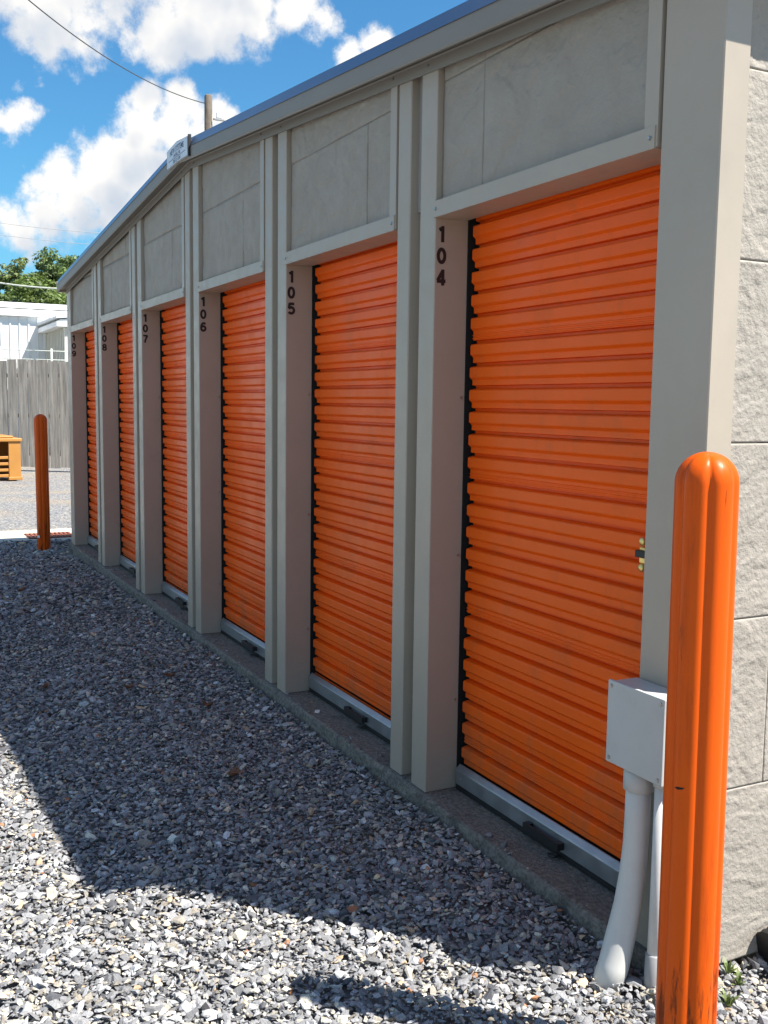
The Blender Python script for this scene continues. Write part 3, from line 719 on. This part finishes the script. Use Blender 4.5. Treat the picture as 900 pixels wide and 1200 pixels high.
# ------------------------------------------------------------------ ochre plastic crate pallet
PC = empty('plastic_crate', (-19.0, .93, -.138)); tag(PC, 'ochre plastic bulk crate with slotted sides in front of the wooden fence', 'crate')
PC.rotation_euler = (0, 0, math.radians(6))
def cbox(n, a, b, bev=.008): return box(n, a, b, M['pallet'], PC, bev)
for y0, y1 in ((-.245, 0), (-.56, -.47), (-.86, -.80), (-1.20, -.98)):           # posts of the front and back faces
    cbox('corner_post', (-.05, y0, .02), (.0, y1, .79)); cbox('corner_post', (-1.0, y0, .02), (-.95, y1, .79))
cbox('side_panel', (-.945, -.045, .06), (-.055, -.005, .78)); cbox('side_panel', (-.945, -1.195, .06), (-.055, -1.155, .78))
for z in (.05, .17, .30, .43):
    for y0, y1 in ((-.468, -.247), (-.798, -.562), (-.978, -.862)):
        cbox('side_slat', (-.040, y0, z), (-.012, y1, z+.06)); cbox('side_slat', (-.988, y0, z), (-.960, y1, z+.06))
cbox('top_rim', (-1.03, -1.23, .792), (.03, .03, .865), .015); cbox('lid', (-.98, -1.3, .867), (.0, -.14, .915), .015)
for y in (-.14, -.62, -1.15): cbox('foot', (-.9, y, .0), (-.1, y+.1, .058))
cbox('foot', (-.06, -.26, -.01), (.035, .02, .055)); 

# ------------------------------------------------------------------ white sheet-metal building beyond the fence
WB = empty('metal_shed', (-34, 3, -.15)); tag(WB, 'white ribbed sheet metal building behind the wooden fence', 'building'); WB.location = (0, 0, 0)
X0 = -34.3; Y0, Y1 = -14, 3.85
box('wall', (X0-.2, Y0, -.15), (X0, 14, 4.42), M['white_metal'], WB)
for i in range(58): box('wall_rib', (X0+.001, Y0+.15+i*.305, -.1), (X0+.035, Y0+.15+i*.305+.05, 4.40), M['white_metal'], WB, .008)
prism('eave_trim', [(X0-.3, 4.425), (X0+.16, 4.425), (X0+.16, 4.62), (X0+.13, 4.66), (X0-.3, 4.72)], 1, Y0-.1, 14, M['white_metal'], WB)
prism('roof', [(X0-.3, 4.73), (X0+.12, 4.70), (X0-9, 5.7), (X0-9, 5.6)], 1, Y0-.1, 14, M['white_metal'], WB)
# wing that projects towards the yard; its near face is in its own shade
WX = -30.6
wing = box('wing_wall', (X0+.04, Y1, -.15), (WX, Y1+4, 3.86), M['cream_metal'], WB)
for i in range(12): box('wall_rib', (X0+.1+i*.3, Y1-.035, -.1), (X0+.1+i*.3+.05, Y1-.001, 3.85), M['cream_metal'], WB, .008)
prism('wing_eave', [(Y1-.28, 3.87), (Y1+.1, 3.87), (Y1+.1, 4.12), (Y1-.16, 4.10), (Y1-.28, 4.02)], 0, X0+.042, WX+.25, M['white_metal'], WB)
prism('wing_roof', [(Y1-.30, 4.125), (Y1+4.2, 4.50), (Y1+4.2, 4.60), (Y1-.30, 4.20)], 0, X0+.042, WX+.30, M['white_metal'], WB)
prism('downspout', [(X0+.05, Y1-.12), (X0+.13, Y1-.12), (X0+.13, Y1-.04), (X0+.05, Y1-.04)], 2, 3.3, 3.865, M['white_metal'], WB)
# pale pipe rail behind the fence
PR = empty('pipe_rail', (-28, 2.8, 0)); tag(PR, 'pale pipe rail standing behind the fence before the metal building', 'rail'); PR.location = (0, 0, 0)
for yy in (1.6, 3.05, 4.6): tube('upright', [(-28.2, yy, -.1), (-28.2, yy, 3.05)], .028, M['cable_pale'], PR, 8)
for zz in (2.72, 2.98): tube('crosspiece', [(-28.2, 1.4, zz), (-28.2, 6, zz)], .014, M['cable_pale'], PR, 6)

# ------------------------------------------------------------------ utility pole and wires
UP = empty('utility_pole', (-29.79, 8.41, -.15)); tag(UP, 'weathered utility pole rising behind the roof ridge', 'utility pole')
tube('shaft', [(0, 0, 0), (0, 0, 6), (.02, 0, 11.62), (.02, 0, 11.66)], [.17, .15, .125, .10], M['pole'], UP, 14)
box('bracket', (.1, .13, 10.86), (.2, .50, 10.92), M['pvc_dark'], UP, .01); box('insulator', (.12, .22, 10.925), (.20, .42, 11.12), M['sign'], UP, .03, 2)
def wire(name, a, b, sag, r, mat, lab):
    a, b = Vector(a), Vector(b)
    pts = [a.lerp(b, t)-Vector((0, 0, sag*4*t*(1-t))) for t in np.linspace(0, 1, 40)]
    tag(tube(name, pts, r, mat, None, 6), lab, 'wire')
def at(px, py, d): return CAM+(R_*((px-450)/1181.1)+U_*((600-py)/1181.1)+fw)*d
wire('power_line', at(240, 121, 33), at(-160, -185, 19), .8, .016, M['cable'], 'dark overhead wire sagging from the utility pole to the upper left')
wire('power_line', at(-60, 252, 60), at(190, 276, 66), .25, .016, M['pvc_dark'], 'upper faint distant wire across the low cloud at left')
wire('power_line', at(-60, 266, 60), at(190, 290, 66), .25, .014, M['pvc_dark'], 'lower faint distant wire across the low cloud at left')
wire('service_cable', at(-50, 322, 30), at(110, 339, 29), .12, .022, M['cable_pale'], 'pale cable running in front of the trees to the eave')

# ------------------------------------------------------------------ trees beyond
def tree(x, y, H, R, lab, seed, thin=0.0, hue=0):
    rg = np.random.default_rng(seed); root = empty('tree', (x, y, -.2)); tag(root, lab, 'tree', 'trees beyond the metal building')
    tr = []
    tube('trunk', [(0, 0, 0), (.1, .05, H*.3), (-.05, .1, H*.62), (.05, 0, H*.85)], [.26, .21, .13, .05], M['bark'], root, 8)
    nb = 11; cl = []
    for i in range(nb):
        a = rg.uniform(0, 6.28); r = R*rg.uniform(.35, .85); h = H*rg.uniform(.45, .9)
        e = np.array([r*math.cos(a), r*math.sin(a), h]); s = np.array([0, 0, H*rg.uniform(.3, .6)])
        tube('limb', [tuple(s), tuple(s*.5+e*.5+np.array([0, 0, -.2])), tuple(e)], [.09, .06, .025], M['bark'], root, 6)
        cl.append(e)
        for _ in range(4): cl.append(e+rg.normal(0, R*.22, 3)*np.array([1, 1, .8]))
    for _ in range(26):
        d = rg.normal(0, 1, 3); d /= np.linalg.norm(d); cl.append(np.array([0, 0, H*.66])+d*np.array([R*.8, R*.8, H*.31])*rg.uniform(.5, 1)**.5)
    cl = np.array(cl); cl[:, 2] = np.clip(cl[:, 2], H*.25, H*.97)
    per = int(165*(1-thin)); n = len(cl)*per
    c = np.repeat(cl, per, 0); rad = np.repeat(rg.uniform(.35, .95, len(cl))*R*.27, per)
    d = rg.normal(0, 1, (n, 3)); d /= np.linalg.norm(d, axis=1)[:, None]
    p = c+d*(rad*rg.uniform(.35, 1.0, n)**.6)[:, None]*np.array([1, 1, .75])
    nm = d+rg.normal(0, .6, (n, 3))+np.array([0, 0, .5]); nm /= np.linalg.norm(nm, axis=1)[:, None]
    a = np.cross(nm, rg.normal(0, 1, (n, 3))); a /= np.linalg.norm(a, axis=1)[:, None]; b = np.cross(nm, a)
    s = rg.uniform(.07, .15, n)[:, None]
    q = np.stack([p-a*s, p+b*s*.55, p+a*s, p-b*s*.55], 1)
    tone = np.repeat(rg.uniform(.75, 1.3, len(cl)), per)*rg.uniform(.7, 1.35, n)
    base = np.array([[.115, .165, .035], [.15, .19, .055], [.10, .15, .045]][hue])
    col = base[None]*tone[:, None]
    me = bpy.data.meshes.new('crown'); me.vertices.add(n*4); me.vertices.foreach_set('co', q.reshape(-1).astype(np.float32))
    me.loops.add(n*4); me.loops.foreach_set('vertex_index', np.arange(n*4, dtype=np.int32)); me.polygons.add(n); me.polygons.foreach_set('loop_start', np.arange(0, n*4, 4, dtype=np.int32)); me.update(calc_edges=True)
    ca = me.color_attributes.new('Col', 'FLOAT_COLOR', 'POINT'); ca.data.foreach_set('color', np.repeat(np.concatenate([col, np.ones((n, 1))], 1), 4, 0).astype(np.float32).ravel())
    cr_ = link('crown', me, M['leaves'], root); cr_['kind'] = 'stuff'
def tree_at(px, py, d, R, lab, seed, thin=0, hue=0):
    t = at(px, py, d); tree(t.x, t.y, t.z+.2, R, lab, seed, thin, hue)
tree_at(-70, 300, 58, 3.4, 'tree at the far left edge of the row beyond the metal building', 1, 0, 0)
tree_at(18, 300, 56, 2.6, 'pale thin-topped tree at the left of the group beyond the metal building', 2, .35, 1)
tree_at(48, 296, 60, 2.4, 'tallest loose-topped tree in the middle of the group beyond the metal building', 3, .3, 1)
tree_at(80, 298, 58, 2.4, 'darker tree at the right of the group, half behind the roof edge', 4, .15, 2)
tree_at(30, 318, 50, 3.2, 'broad dense dark green tree low in front of the taller ones', 5, 0, 0)
tree_at(-15, 330, 48, 2.8, 'dense low tree at the left edge above the white roof', 6, 0, 2)
tree_at(85, 322, 49, 3.0, 'dense low tree beside the roof corner above the white roof', 8, 0, 0)
tree_at(38, 304, 53, 2.8, 'bushy tree filling the middle of the row beyond the white roof', 10, .1, 0)
